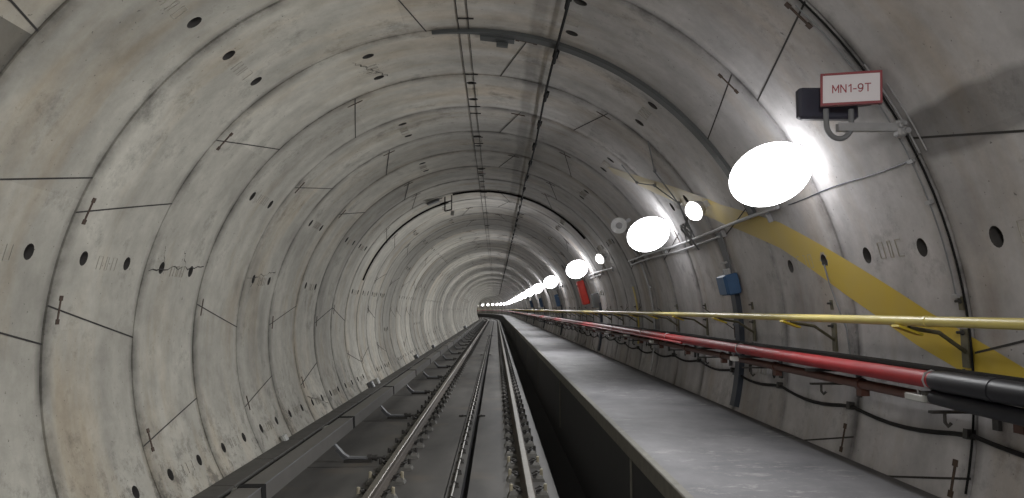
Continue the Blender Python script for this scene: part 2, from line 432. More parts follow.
# hairline cracks through the bolt pockets
def crack(wall, s0, t0, s1, t1, seed, forks=2):
    rnd = random.Random(seed); mb = MB()
    def run(s0, t0, s1, t1, wd, n=16):
        pts = [(s0 + (s1 - s0) * i / n, t0 + (t1 - t0) * i / n + (rnd.uniform(-.45, .45) if 0 < i < n else 0)) for i in range(n + 1)]; n0 = len(mb.v)
        for (a, b_) in pts:
            w2 = wd * rnd.uniform(.4, 1.5)
            mb.v.append(PT(a, b_ - math.degrees(w2 / R), R - .0042)); mb.v.append(PT(a, b_ + math.degrees(w2 / R), R - .0042))
        for i in range(n): mb.face((n0 + 2 * i, n0 + 2 * i + 1, n0 + 2 * i + 3, n0 + 2 * i + 2))
        return pts
    p = run(s0, t0, s1, t1, .0045)
    for k in range(forks):
        a, b_ = p[rnd.randint(3, 13)]; run(a, b_, a + rnd.uniform(-.15, .15), b_ + rnd.choice([-1, 1]) * rnd.uniform(2, 4.5), .0035, 7)
    mb.build('hairline_crack', M['seam'], wall)
WL, CE = bpy.data.objects['wall_left'], bpy.data.objects['ceiling']
crack(WL, DA + 2.05 * W, 166.4, DA + 2.95 * W, 164.2, 3, 5); crack(WL, DA + 4.05 * W, 165.5, DA + 4.85 * W, 163.0, 5, 6)
crack(CE, DA + 2.25 * W, 112.0, DA + 2.75 * W, 107.0, 8, 6); crack(WL, DA + 6.1 * W, 201, DA + 6.9 * W, 206, 11, 5)
crack(WL, DA + 5.0 * W, 196, DA + 5.2 * W, 206, 12, 5)
# ------------------------------------------------------------------ track slab (floor), drain slot and painted shade strip
SS = srange(-4, SEND)
b = MB()
prof = [(-2.3, -.25), (-2.3, 0), (-.252, 0), (-.252, -.02), (-.238, -.02), (-.238, 0), (-.086, 0), (-.086, -.09), (-.014, -.09), (-.014, 0), (.905, 0), (.905, -.25)]
fl = b.sweep(list(reversed(prof)), SS, closed=False).build('floor', M['slab']); fl['kind'] = 'structure'
b = MB().sweep(list(reversed([(.905, -.2), (1.28, -.2)])), SS, closed=False)  # recessed black strip added as the walkway's shadow on the slab
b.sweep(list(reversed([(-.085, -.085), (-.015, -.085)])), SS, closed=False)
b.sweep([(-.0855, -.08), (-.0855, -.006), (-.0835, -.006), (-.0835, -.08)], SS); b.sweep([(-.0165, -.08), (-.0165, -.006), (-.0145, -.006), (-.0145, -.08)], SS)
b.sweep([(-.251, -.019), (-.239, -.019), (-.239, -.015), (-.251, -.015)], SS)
tag(b.build('shade_strip_and_slot', M['black'], fl), kind='structure')
b = MB()
for i in range(0, 26):
    s = 5.4 + i * 3.646
    b.box(P(s, -1.57, .001), (1.26, .012, .004))
tag(b.build('slab_joint', M['seam'], fl), kind='structure')
b = MB()
for s in (13.2, 30.5, 52.0):
    for x in (-.31, .02): b.box(P(s, x, .012), (.13, .035, .024)); b.box(P(s, x, .02), (.03, .12, .03))
b.build('slab_anchor', M['iron'], fl)

# ------------------------------------------------------------------ service walkway
wk = empty('service_walkway', (0, 0, 0), label='raised grey concrete walkway running along the right wall', cat='walkway')
b = MB()
b.sweep([(1.30, .895), (2.60, .895), (2.575, .80), (1.30, .80)][::-1], SS)
b.build('walkway_deck', M['walk'], wk)
MB().sweep([(1.253, .79), (1.253, .898), (1.259, .904), (1.302, .904), (1.302, .79)], SS).build('edge_kerb', M['kerb'], wk)
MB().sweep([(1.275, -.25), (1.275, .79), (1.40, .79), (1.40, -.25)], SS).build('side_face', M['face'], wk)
for i in range(0, 17):
    MB().box(P(5.55 + i * 6.08, 1.268, .42), (.014, .016, .74)).build('panel_joint', M['kerb'], wk)

# ------------------------------------------------------------------ rails
def rail(x, label):
    t = empty('running_rail', (0, 0, 0), label=label, cat='rail')
    h = .172; z0 = .035
    body = [(-.066, z0), (.066, z0), (.066, z0 + .012), (.02, z0 + .028), (.009, z0 + .045), (.009, z0 + .098), (.034, z0 + .112), (.034, h - .004), (-.034, h - .004), (-.034, z0 + .112), (-.009, z0 + .098), (-.009, z0 + .045), (-.02, z0 + .028), (-.066, z0 + .012)]
    MB().sweep([(x + a, c) for a, c in body], SS).build('rail_body', M['railside'], t)
    MB().sweep([(x - .0345, h - .010), (x + .0345, h - .010), (x + .0345, h - .004), (x + .028, h + .002), (x - .028, h + .002), (x - .0345, h - .004)], SS).build('running_surface', M['rail'], t)
XL, XR = -.915, .600
rail(XL, 'left running rail with worn shiny top, nearer the covered third rail')
rail(XR, 'right running rail with worn shiny top, nearer the raised walkway')

def fastener_geo(kind, mb):
    if kind == 'base': mb.box((0, 0, .017), (.42, .17, .034), 0, taper=.93); mb.box((-.15, 0, .045), (.09, .15, .03), 0, taper=.7); mb.box((.15, 0, .045), (.09, .15, .03), 0, taper=.7)
    if kind == 'shoulderL' or kind == 'shoulderR':
        s = -1 if kind[-1] == 'L' else 1
        mb.box((s * .105, 0, .05), (.05, .12, .045), 0, taper=.6); mb.tube([(s * .075, -.05, .062), (s * .12, -.065, .085), (s * .15, 0, .09), (s * .12, .06, .085), (s * .07, .045, .062)], .010, 6)
    if kind == 'boltL' or kind == 'boltR':
        s = -1 if kind[-1] == 'L' else 1
        mb.lathe([(.022, 0), (.022, .02), (.018, .022), (.018, .088), (.013, .094)], (s * .172, 0, .03), n=8)
protos = {}
def make_fastener(x, s, label, group, capped):
    t = empty('rail_fastener', P(s, x, 0), heading(s), label=label, cat='rail fastener', group=group)
    for kind, nm, mt in (('base', 'baseplate', 'pad'), ('shoulderL', 'spring_clip', 'iron'), ('shoulderR', 'spring_clip', 'iron'), ('boltL', 'anchor_bolt', 'iron'), ('boltR', 'anchor_bolt', 'iron')):
        mb = MB(); fastener_geo(kind, mb)
        mt2 = 'cap' if (nm == 'anchor_bolt' and capped) else mt
        mb.build(nm, M[mt2], t, smooth=(nm == 'anchor_bolt'))
    return t
def small_fastener():
    mb = MB()
    for k in ('base', 'shoulderL', 'shoulderR', 'boltL', 'boltR'): fastener_geo(k, mb)
    return mb
mbs = small_fastener().build('rail_fastener', M['iron'])
for side, x, lab in ((0, XL, 'clip, bolts and baseplate holding down the left running rail'), (1, XR, 'clip, bolts and baseplate holding down the right running rail')):
    grp = ('fasteners along the left rail', 'fasteners along the right rail')[side]
    pa = None; pb = None; n = 0
    for i in range(150):
        s = 6.12 + i * .70 + side * .1
        if s < 32:
            capped = i in ((2, 3), (2, 3, 4))[side]
            src = pa if not capped else pb
            if src is None:
                t = make_fastener(x, s, lab, grp, capped)
                if capped: pb = t
                else: pa = t
            else: t = copy_tree(src)
            t.location = P(s, x, 0)
        else:
            if side == 0 and s < 32.7: t = mbs
            else: t = clone_mesh_only(mbs)
            t.location = P(s, x, 0); t.rotation_euler = (0, 0, heading(s)); tag(t, lab, 'rail fastener', grp)
far = MB()
for x in (XL, XR):
    s = 111.2
    while s < 150: far.box(P(s, x, .03), (.40, .17, .06), 0, Rz(heading(s)), taper=.6); s += .7
tag(far.build('distant_rail_fasteners', M['iron']), 'rail fasteners in the far bend of the track', 'rail fasteners', kind='stuff')

# centre cable between the rails
tc_ = empty('track_cable', (0, 0, 0), label='pale cable clamped down the middle of the track slab', cat='cable')
MB().tube([P(s, -.165, .042) for s in SS], .013, 8).build('cable_core', M['rod'], tc_, smooth=True)
cl = None
for i in range(80):
    s = 4.3 + i * .62
    if cl is None:
        mb = MB(); mb.box((0, 0, .014), (.10, .07, .028), 0, taper=.8); mb.tube([(-.018, 0, .025), (-.018, 0, .052), (0, 0, .06), (.018, 0, .052), (.018, 0, .025)], .006, 6); mb.box((.035, 0, .035), (.015, .02, .03))
        cl = mb.build('cable_clamp', M['iron'], tc_); o = cl
    else: o = cl.copy(); C.objects.link(o); o.parent = tc_
    o.location = P(s, -.165, 0)

# ------------------------------------------------------------------ third rail with cover sections and support arms
tr = empty('conductor_rail', (0, 0, 0), label='steel third rail hidden under the grey cover boxes', cat='rail')
MB().sweep([(-1.83, .20), (-1.77, .20), (-1.77, .212), (-1.793, .225), (-1.793, .27), (-1.76, .28), (-1.76, .31), (-1.84, .31), (-1.84, .28), (-1.807, .27), (-1.807, .225), (-1.83, .212)], SS).build('rail_bar', M['railside'], tr)
ncov = 0
for i in range(0, 30):
    s = 2.5 + i * 4.0
    a, e = s + .02, s + 3.98
    first = ['grey third rail cover box nearest the viewer, cut by the frame bottom', 'grey third rail cover box second from the viewer, its far end a black gap', 'grey third rail cover box third from the viewer'][i] if i < 3 else 'grey boxed cover section over the third rail further down the tunnel'
    t = empty('third_rail_cover', (0, 0, 0), label=first, cat='rail cover', group='third rail cover sections')
    z1 = .385; z0 = .235; dz = .004 * ((i * 7) % 3 - 1)
    MB().sweep([(-1.905, z0 + dz), (-1.895, z1 - .006 + dz), (-1.885, z1 + dz), (-1.712, z1 + dz), (-1.702, z1 - .006 + dz), (-1.692, z0 + dz), (-1.700, z0 + dz), (-1.712, z1 - .014 + dz), (-1.885, z1 - .014 + dz), (-1.897, z0 + dz)][::-1], [a, (a + e) / 2, e]).build('cover_shell', M['frp'], t)
    MB().sweep([(-1.708, z1 - .002 + dz), (-1.699, z1 - .002 + dz), (-1.699, z1 + .004 + dz), (-1.708, z1 + .004 + dz)][::-1], [a, (a + e) / 2, e]).build('edge_highlight', M['arm'], t)  # pale strip painting in the highlight along the box edge
    MB().sweep([(-1.908, z0 + dz), (-1.900, z1 + .006 + dz), (-1.697, z1 + .006 + dz), (-1.688, z0 + dz), (-1.697, z0 + dz), (-1.706, z1 - .004 + dz), (-1.89, z1 - .004 + dz), (-1.90, z0 + dz)][::-1], [e - .07, e + .05]).build('joint_collar', M['rubber'], t)
arm0 = None
for i in range(0, 32):
    s = 5.70 + (i - 1) * 3.646
    if i < 2: continue
    lab = {2: 'grey bent support arm nearest complete in view, bolted beside the left rail', 3: 'grey bent support arm next beyond the nearest complete one'}.get(i, 'grey bent support arm under the third rail cover further along')
    if arm0 is None:
        t = empty('cover_support_arm', P(s, 0, 0), label=lab, cat='bracket', group='support arms under the third rail cover')
        mb = MB()
        path = [(-1.80, .21), (-1.745, .215), (-1.70, .19), (-1.60, .085), (-1.54, .045), (-1.30, .04)]
        n0 = len(mb.v)
        for (x, z) in path:
            for (dy, dz) in ((-.045, 0), (.045, 0), (.045, .022), (-.045, .022)): mb.v.append(Vector((x, dy, z + dz)))
        for k in range(len(path) - 1):
            for q in range(4):
                q2 = (q + 1) % 4; mb.face((n0 + k * 4 + q, n0 + k * 4 + q2, n0 + k * 4 + 4 + q2, n0 + k * 4 + 4 + q))
        mb.face((n0 + 3, n0 + 2, n0 + 1, n0)); e = n0 + (len(path) - 1) * 4; mb.face((e, e + 1, e + 2, e + 3))
        mb.box((-1.62, 0, .075), (.22, .012, .05), 0, Ry(.85))
        mb.build('bent_arm', M['arm'], t)
        MB().box((-1.42, 0, .016), (.34, .12, .032)).build('foot_plate', M['iron'], t)
        MB().lathe([(.042, 0), (.042, .05), (.03, .05), (.03, .09), (.038, .09), (.038, .12), (.014, .12), (.014, .19), (.026, .19), (.026, .22)], (-1.31, 0, .052), (1, 0, 0), 12).build('adjusting_bolt', M['iron'], t, smooth=True)
        arm0 = t
    else:
        t = copy_tree(arm0); t.location = P(s, 0, 0); t.rotation_euler = (0, 0, heading(s)); t['label'] = lab
# cable trough units along the left wall
trough0 = None
for i in range(1, 32):
    s = .9 + i * 3.646
    lab = 'nearest dark concrete cable trough length at the foot of left wall' if i == 1 else 'dark concrete cable trough length with flat lid at the foot of left wall'
    if trough0 is None:
        t = empty('cable_trough', P(s, 0, 0), label=lab, cat='cable trough', group='cable trough lengths along the left wall')
        mb = MB(); L3 = 3.63
        mb.sweep([(-2.17, 0), (-2.31, .235), (-2.125, .235), (-2.115, 0)][::-1], [0, L3]); mb.build('trough_body', M['trough'], t)
        for k in range(3):
            MB().bevbox((-2.228, 1.215 * k + .607, .253), (.22, 1.20, .034), .006).build('trough_lid', M['trough'], t)
        trough0 = t
    else:
        t = copy_tree(trough0); t.location = P(s, 0, 0); t.rotation_euler = (0, 0, heading(s)); t['label'] = lab
# small fittings on and beside the trough
for (s, th, nm, lab, mt, d) in ((9.35, -151.5, 'junction_box', 'small pale box at the foot of left wall, nearest', 'pale', (.12, .14, .05)),
                                (16.3, -152.0, 'junction_box', 'small pale box standing on the trough further along left wall', 'pale', (.15, .20, .10)),
                                (15.6, -152.0, 'junction_box', 'small dark box just before the farther pale box on the trough', 'grey', (.15, .18, .10)),
                                (24.5, -152.5, 'junction_box', 'small dark box on the trough, third along the left wall', 'grey', (.14, .25, .10)),
                                (31.0, -152.5, 'junction_box', 'small dark box on the trough, fourth along the left wall', 'grey', (.14, .25, .10)),
                                (62.0, -152.5, 'junction_box', 'dark box on the trough, farthest along the left wall', 'grey', (.3, .6, .2))):
    t = empty(nm, PT(s, th), label=lab, cat='box'); mx = wall_frame(th)
    MB().bevbox(mx @ Vector((0.02, 0, d[2] / 2 + .01)), d, .01, 0, mx).build('box_body', M[mt], t)
    MB().bevbox(mx @ Vector((0.02, 0, d[2] + .013)), (d[0] * .86, d[1] * .86, .01), .003, 0, mx).build('box_lid', M[mt], t)
for s in (6.55, 9.9, 20.1):
    t = empty('cover_clamp', P(s, -2.0, 0), label={6.55: 'metal clamp behind the cover, nearest the viewer', 9.9: 'metal clamp behind the cover end at the black gap', 20.1: 'metal clamp behind the cover, farthest of three'}[s], cat='clamp')
    MB().box((0, 0, .14), (.03, .03, .28)).build('clamp_post', M['iron'], t)
    MB().tube([(0.0, 0, .27), (.02, 0, .33), (.07, 0, .35), (.10, 0, .33)], .014, 8).build('clamp_hook', M['pale'], t, smooth=True)

# ------------------------------------------------------------------ right wall: lamps
LAMPS = [-6.6, 1.25, 4.87, 8.85] + [16.75 + 8.0 * i for i in range(22)]
lamp0 = None
TH = 30.0
for i, s in enumerate(LAMPS):
    if s > SEND - 2: continue
    lab = {0: 'tunnel lamp far behind the viewer on the right wall', 1: 'tunnel lamp beside the viewer, just outside the right frame edge', 2: 'large glaring white lamp nearest the viewer, left of the sign', 3: 'glaring white lamp above the conduit rack, beside the horn loudspeaker',
           4: 'glaring white lamp just above the red cabinet'}.get(i, 'glowing white lamp high on the right wall in the distant row')
    if lamp0 is None:
        t = empty('tunnel_lamp', (0, 0, 0), label=lab, cat='lamp', group='lamps along the right wall'); mx = wall_frame(TH)
        base = PT(0, TH); nrm = mx @ Vector((0, 0, 1))
        d = (nrm * .66 + Vector((0, -.75, 0))).normalized(); u = Vector((.90, 0, .44)); u = (u - d * u.dot(d)).normalized(); vv = d.cross(u)
        fr = Matrix((u, vv, d)).transposed(); cc = base + nrm * .27
        def oval(rings, n=32):
            m_ = MB()
            for (q, h) in rings:
                for k in range(n):
                    an = 2 * PI * k / n; m_.v.append(cc + fr @ Vector((q[0] * math.cos(an), q[1] * math.sin(an), h)))
            for i_ in range(len(rings) - 1):
                for k in range(n):
                    k2 = (k + 1) % n; m_.face((i_ * n + k, i_ * n + k2, (i_ + 1) * n + k2, (i_ + 1) * n + k))
            m_.face([k for k in reversed(range(n))]); m_.face([(len(rings) - 1) * n + k for k in range(n)])
            return m_
        oval([((.10, .07), -.16), ((.15, .11), -.14), ((.17, .125), -.085), ((.15, .11), -.075)]).build('lamp_housing', M['housing'], t, smooth=True, ang=50)
        oval([((.285 * math.cos(x), .205 * math.cos(x)), .15 * math.sin(x)) for x in [-PI * .30 + (PI * .30 + PI / 2 * .97) * k / 11 for k in range(12)]]).build('diffuser', M['lamp'], t, smooth=True, ang=80)
        mb = MB(); mb.tube([base, base + nrm * .05, cc - d * .13], .03, 8); mb.box(base + nrm * .012, (.14, .14, .02), 0, mx); mb.build('lamp_bracket', M['galv'], t)
        lamp0 = t
    else:
        t = copy_tree(lamp0); t['label'] = lab
        if i == 4:
            dfm = [c for c in t.children if c.name.startswith('diffuser')][0].data.copy(); dfm.materials[0] = M['lampfar']
        if i >= 4: [c for c in t.children if c.name.startswith('diffuser')][0].data = dfm
    ald = bpy.data.lights.new('lamp_light', 'AREA'); ald.shape = 'DISK'; ald.size = .34; ald.energy = 17 if i < 4 else 40; ald.color = (.985, .985, 1)
    alo = bpy.data.objects.new('lamp_light', ald); C.objects.link(alo); alo.parent = t
    nn_ = wall_frame(TH) @ Vector((0, 0, 1)); alo.location = PT(0, TH) + nn_ * .50
    alo.rotation_euler = (nn_ * .97 + Vector((0, -.16, 0))).to_track_quat('-Z', 'Y').to_euler()
    pc = P(s, 0, 0); t.location = pc; t.rotation_euler = (0, 0, heading(s))
# smaller floodlights on the pipe racks
for (s, th, lab) in ((7.14, 30.0, 'small bright floodlight right of the second wall lamp'), (13.75, 29.5, 'small round bright floodlight just right of the lamp above the red cabinet')):
    t = empty('floodlight', PT(s, th), label=lab, cat='lamp'); mx = wall_frame(th)
    MB().lathe([(.05, 0), (.075, .04), (.09, .10)], mx @ Vector((0, 0, .06)), mx @ Vector((0, -.4, 1)), 20).build('lamp_body', M['housing'], t, smooth=True)
    MB().lathe([(.085, 0), (.10, .02), (.08, .06), (.03, .085)], mx @ Vector((0, -.045, .15)), mx @ Vector((0, -.4, 1)), 24).build('lamp_lens', M['lampsmall'], t, smooth=True, ang=80)
    MB().box(mx @ Vector((0, 0, .03)), (.06, .12, .06), 0, mx).build('mounting_foot', M['galv'], t)

def arc(s, a, b_, r=R - .01, n=None):
    n = n or max(2, int(abs(b_ - a) / 2.5)); return [PT(s, a + (b_ - a) * i / n, r) for i in range(n + 1)]
def line(s0, s1, th, r):
    ss = srange(s0, s1, 3, 1.0); return [PT(s, th, r) for s in ss]

# horizontal conduit racks under the lamps
for (a, e, lab) in ((5.55, 11.9, 'pair of steel conduits on the wall under the two nearest lamps'), (13.6, 17.4, 'pair of steel conduits on the wall above the red cabinet'),
                    (24.0, 28.5, 'pair of steel conduits on the wall under the distant lamps')):
    t = empty('conduit_run', (0, 0, 0), label=lab, cat='conduit')
    MB().tube([PT(s, 24.1 + .25 * math.sin(s * 1.3), R - .05) for s in [a + (e - a) * i / 14 for i in range(15)]], .016, 8).build('conduit', M['galv'], t, smooth=True)
    MB().tube([PT(s, 22.6 + .3 * math.sin(s * 1.3), R - .045) for s in [a + 1.6 + (e - a - 1.6) * i / 14 for i in range(15)]], .012, 8).build('conduit', M['galv'], t, smooth=True)
    s = a + .3
    while s < e:
        mx = wall_frame(23.4); MB().box(PT(s, 23.4, R - .025), (.11, .02, .035), 0, mx).build('conduit_clip', M['galv'], t); s += 1.2
t = empty('wall_wire', (0, 0, 0), label='thin dark wire along the wall between the nearest lamp and the sign', cat='wire')
MB().tube([PT(q, 24.1 - .15 * math.sin(q * 5), R - .008) for q in [3.8 + .15 * k for k in range(12)]], .004, 6).build('wire', M['duct'], t, smooth=True)
# tangle of clips and fittings by the second lamp
t = empty('cable_coil', PT(7.9, 26), label='coiled grey cable and fittings hanging at the second lamp', cat='cable')
o0 = PT(7.9, 26); mx = wall_frame(26)
MB().tube([mx @ Vector((.10 * math.cos(a * .45) , .12 * math.sin(a * .45) + a * .004, .10 + .02 * math.sin(a))) for a in range(30)], .009, 6).build('coil', M['arm'], t, smooth=True)
MB().tube([mx @ Vector(q) for q in ((.16, -.05, .03), (.05, -.1, .14), (-.12, -.02, .10), (-.22, .12, .04))], .012, 6).build('tail', M['arm'], t, smooth=True)
# conduits dropping from the crown towards the rack
for (pts, lab, r_) in ((((7.26, 48), (7.87, 42.2), (7.9, 33), (8.0, 24.2)), 'thin dark conduit zigzagging down the wall to the conduit rack, right one', .007),
                       (((8.62, 49), (8.75, 43), (8.25, 39.7), (7.9, 33), (8.05, 27)), 'thin dark conduit zigzagging down beside the second lamp, left one', .007)):
    t = empty('drop_conduit', (0, 0, 0), label=lab, cat='conduit')
    MB().tube([PT(s, th, R - .025) for s, th in pts], r_, 6).build('conduit', M['arm'], t, smooth=True)
    for s, th in pts[1:3]: MB().bevbox(PT(s, th, R - .022), (.04, .03, .03), .006, 0, wall_frame(th)).build('elbow_box', M['arm'], t)
# pale conduits running straight down the wall
for i, s in enumerate((11.2, 21.4, 31.2, 41.0, 51.0)):
    lab = ('pale conduit dropping down the wall from the horn loudspeaker' if i == 0 else 'pale conduit running down the right wall beyond the red cabinet, %s' % ('nearest', 'second', 'third', 'farthest')[i - 1])
    t = empty('down_conduit', (0, 0, 0), label=lab, cat='conduit')
    MB().tube([PT(s - .5, 36, R - .06), PT(s - .1, 32, R - .03)] + arc(s, 28, -13.3, R - .03), .017, 8).build('conduit', M['galv'], t, smooth=True)
    for th in (24, 14, 4, -6): MB().box(PT(s, th, R - .02), (.03, .09, .035), 0, wall_frame(th)).build('conduit_clip', M['galv'], t)
# horn loudspeaker
t = empty('horn_loudspeaker', PT(10.35, 36.2), label='round pale horn loudspeaker high on right wall beside second lamp', cat='loudspeaker'); mx = wall_frame(36.2)
MB().lathe([(.03, 0), (.04, .08), (.06, .13), (.10, .16), (.115, .165), (.112, .175), (.09, .15), (.05, .12)], mx @ Vector((0, .1, .16)), (-.35, -1, -.1), 28).build('horn', M['horn'], t, smooth=True)
MB().lathe([(.045, 0), (.045, .03), (.02, .05)], mx @ Vector((0, .1, .16)) + Vector((-.35, -1, -.1)).normalized() * .115, (-.35, -1, -.1), 16).build('driver', M['housing'], t, smooth=True)
MB().box(mx @ Vector((0, .1, .08)), (.05, .05, .16), 0, mx).build('bracket', M['galv'], t)

# vertical cable ducts on the wall down to the walkway
for i, (s, top) in enumerate(((7.28, 21.5), (16.9, 12), (26.9, 20), (36.5, 20), (46.5, 20), (57, 20))):
    lab = ('dark vertical cable duct under the blue box, nearest the viewer', 'dark vertical cable duct under the grey box by red cabinet')[i] if i < 2 else 'dark vertical cable duct on the right wall, %s beyond the red cabinet' % ('first', 'second', 'third', 'fourth')[i - 2]
    t = empty('cable_duct', (0, 0, 0), label=lab, cat='cable duct')
    mb = MB(); n0 = 0; th = -13.6; K = 16; hw = .065
    for k in range(K + 1):
        a = -13.6 + (10.0 + 13.6) * k / K
        for (dy, dr) in ((-hw, 0), (hw, 0), (hw, -.05), (-hw, -.05)): mb.v.append(PT(s + dy, a, R - .002 + dr))
    for k in range(K):
        for q in range(4):
            q2 = (q + 1) % 4; mb.face((k * 4 + q, k * 4 + q2, k * 4 + 4 + q2, k * 4 + 4 + q))
    mb.face((3, 2, 1, 0)); mb.face((K * 4, K * 4 + 1, K * 4 + 2, K * 4 + 3)); mb.build('duct_body', M['duct'], t)
    for dy in (-.045, -.015, .015, .045):
        MB().tube([PT(s + dy * (1 + max(0, a - 14) * .04) - max(0, a - 14) * (.004 if i else .010), a, R - .03) for a in [9 + (top - 9 + 2) * k / 8 for k in range(9)]], .011, 6).build('cable', M['arm'], t, smooth=True)
    for a in (-7, 3.5, 17): 
        if a < top: MB().box(PT(s, a, R - .055), (.02, .19, .014), 0, wall_frame(a)).build('duct_strap', M['galv'] if a > 10 else M['duct'], t)
t = empty('blue_junction_box', PT(7.2, 12.3), label='blue-grey junction box at the top of the dark duct', cat='junction box'); mx = wall_frame(12.3)
MB().bevbox(mx @ Vector((0, 0, .085)), (.20, .26, .13), .012, 0, mx).build('box_body', M['blue'], t)
MB().bevbox(mx @ Vector((0, 0, .158)), (.18, .24, .016), .006, 0, mx).build('box_lid', M['blue'], t)
for dy in (-.07, 0, .07): MB().lathe([(.016, 0), (.016, .05), (.010, .055)], mx @ Vector((.10, dy, .08)), mx @ Vector((1, 0, 0)), 8).build('cable_gland', M['galv'], t)
t = empty('red_cabinet', PT(18.9, 16.4), label='red wall cabinet beyond the second lamp', cat='cabinet'); mx = wall_frame(16.4)
MB().bevbox(mx @ Vector((0, 0, .10)), (.62, .34, .16), .015, 0, mx).build('cabinet_body', M['redbox'], t)
MB().bevbox(mx @ Vector((0, 0, .186)), (.58, .30, .016), .006, 0, mx).build('cabinet_door', M['redbox'], t)
MB().lathe([(.025, 0), (.025, .012)], mx @ Vector((.2, -.02, .194)), mx @ Vector((0, 0, 1)), 12).build('cabinet_lock', M['rubber'], t)
t = empty('grey_box', PT(17.0, 11.3), label='small grey box right of the red cabinet', cat='box'); mx = wall_frame(11.3)
MB().bevbox(mx @ Vector((0, 0, .09)), (.34, .30, .14), .015, 0, mx).build('box_body', M['grey'], t)
MB().bevbox(mx @ Vector((0, 0, .166)), (.30, .26, .016), .006, 0, mx).build('box_lid', M['grey'], t)
for i, s in enumerate((27.2, 37.2, 47.2)):
    t = empty('wall_box', PT(s, 14), label='grey blue box high on the right wall, %s beyond the red cabinet' % ('first', 'second', 'third')[i], cat='box'); mx = wall_frame(14)
    MB().bevbox(mx @ Vector((0, 0, .09)), (.45, .30, .14), .015, 0, mx).build('box_body', M['blue'], t)
    MB().bevbox(mx @ Vector((0, 0, .166)), (.41, .26, .016), .006, 0, mx).build('box_door', M['blue'], t)

# ------------------------------------------------------------------ handrail with brackets
hr = empty('handrail', (0, 0, 0), label='long yellow tubular handrail fixed along the right wall', cat='handrail')
HX, HZ = 2.30, 1.822
MB().tube([P(s, HX, HZ) for s in SS], .0235, 14).build('rail_tube', M['yellow'], hr, smooth=True)
for k in range(12):
    s = 3.46 + k * 6.0
    MB().tube([P(s - .014, HX, HZ), P(s + .014, HX, HZ)], .0262, 14).build('coupling', M['yellow'], hr, smooth=True)
HB = [2.0, 3.72, 5.2, 6.85, 8.4, 9.75] + [11.2 + 1.42 * i for i in range(70)]
hb0 = None
for i, s in enumerate(HB):
    lab = {1: 'yellow handrail bracket with long arm, nearest on the yellow reflection stripe', 2: 'yellow handrail bracket second from the viewer', 3: 'yellow handrail bracket beside the dark duct'}.get(i, 'yellow bracket carrying the handrail further along the wall')
    if i == 0: lab = 'yellow handrail bracket past the right edge of the frame'; continue
    if hb0 is None:
        t = empty('handrail_bracket', P(s, 0, 0), label=lab, cat='bracket', group='handrail brackets')
        mb = MB(); mb.box((2.686, .06, 1.68), (.012, .06, .20), 0, Ry(-.02)); mb.box((2.674, .06, 1.91), (.010, .04, .07), 0, Ry(-.10)); mb.build('wall_plate', M['olive'], t)
        mb = MB(); mb.tube([(2.685, .06, 1.66), (2.52, .01, 1.76), (2.33, -.05, 1.788)], .011, 8); mb.build('strut', M['olive'], t)
        mb = MB(); mb.box((2.33, -.04, 1.775), (.13, .07, .012), 0, Ry(.35)); mb.build('saddle', M['yellow2'], t)
        mb = MB()
        for z in (1.56, 1.76, 1.92): mb.lathe([(.014, 0), (.014, .012), (.007, .013), (.007, .035)], (2.675, .06, z), (-1, 0, 0), 6)
        mb.build('anchor_bolt', M['iron'], t); hb0 = t
    else: t = copy_tree(hb0); t['label'] = lab
    t.location = P(s, 0, 0); t.rotation_euler = (0, 0, heading(s))

# ------------------------------------------------------------------ pipes and cables under the handrail
RX, RZ_ = 2.335, 1.545
t = empty('red_pipe', (0, 0, 0), label='long red pipe on the wall rack below the handrail', cat='pipe')
MB().tube([P(s, RX, RZ_) for s in [3.46] + srange(5, SEND)], .041, 16).build('pipe_run', M['red'], t, smooth=True)
for s in (3.50, 6.25, 8.9, 10.4, 13.0):
    MB().tube([P(s, RX + .044 * math.cos(a), RZ_ + .044 * math.sin(a)) for a in [PI * k / 8 * 2 for k in range(9)]], .006, 6).build('pipe_clamp', M['galv'], t, smooth=True)
t = empty('black_pipe_sleeve', (0, 0, 0), label='thick black sleeve over the near end of the red pipe', cat='pipe')
MB().tube([P(-3, RX + .01, RZ_ + .005), P(3.05, RX, RZ_), P(3.40, RX, RZ_), P(3.47, RX, RZ_)], [.050, .050, .050, .045], 16).build('sleeve', M['sleeve'], t, smooth=True)
MB().tube([P(3.04, RX, RZ_), P(3.09, RX, RZ_)], .0525, 16).build('collar', M['sleeve'], t, smooth=True)
t = empty('black_cable', (0, 0, 0), label='black cable under the black sleeve at the right frame edge', cat='cable')
MB().tube([P(-3, RX + .02, RZ_ - .10), P(2.6, RX + .02, RZ_ - .095), P(3.35, RX + .01, RZ_ - .085), P(3.5, RX + .01, RZ_ - .08)], .036, 12).build('cable_core', M['sleeve'], t, smooth=True)
t = empty('black_cable', (0, 0, 0), label='thick black cable lying along the top of the pipe rack', cat='cable')
MB().tube([P(s, 2.425, 1.572 + .004 * math.sin(s * 2)) for s in srange(-3, SEND, 3, .6)], .027, 10).build('cable_core', M['cable'], t, smooth=True)
t = empty('black_cable', (0, 0, 0), label='black cable behind the thick one against the wall', cat='cable')
MB().tube([P(s, 2.50, 1.566 + .004 * math.sin(s * 1.7)) for s in srange(-3, SEND, 3, .6)], .027, 10).build('cable_core', M['cable'], t, smooth=True)
t = empty('cable_tray', (0, 0, 0), label='flat dark cable tray behind the red pipe', cat='cable tray')
MB().sweep([(2.39, 1.515), (2.56, 1.515), (2.56, 1.53), (2.40, 1.53), (2.40, 1.54), (2.39, 1.54)], SS).build('tray_bed', M['rubber'], t)
t = empty('brown_pipe', (0, 0, 0), label='thin brown pipe below the red pipe', cat='pipe')
MB().tube([P(s, 2.45, 1.435) for s in SS], .029, 12).build('pipe_run', M['brown'], t, smooth=True)
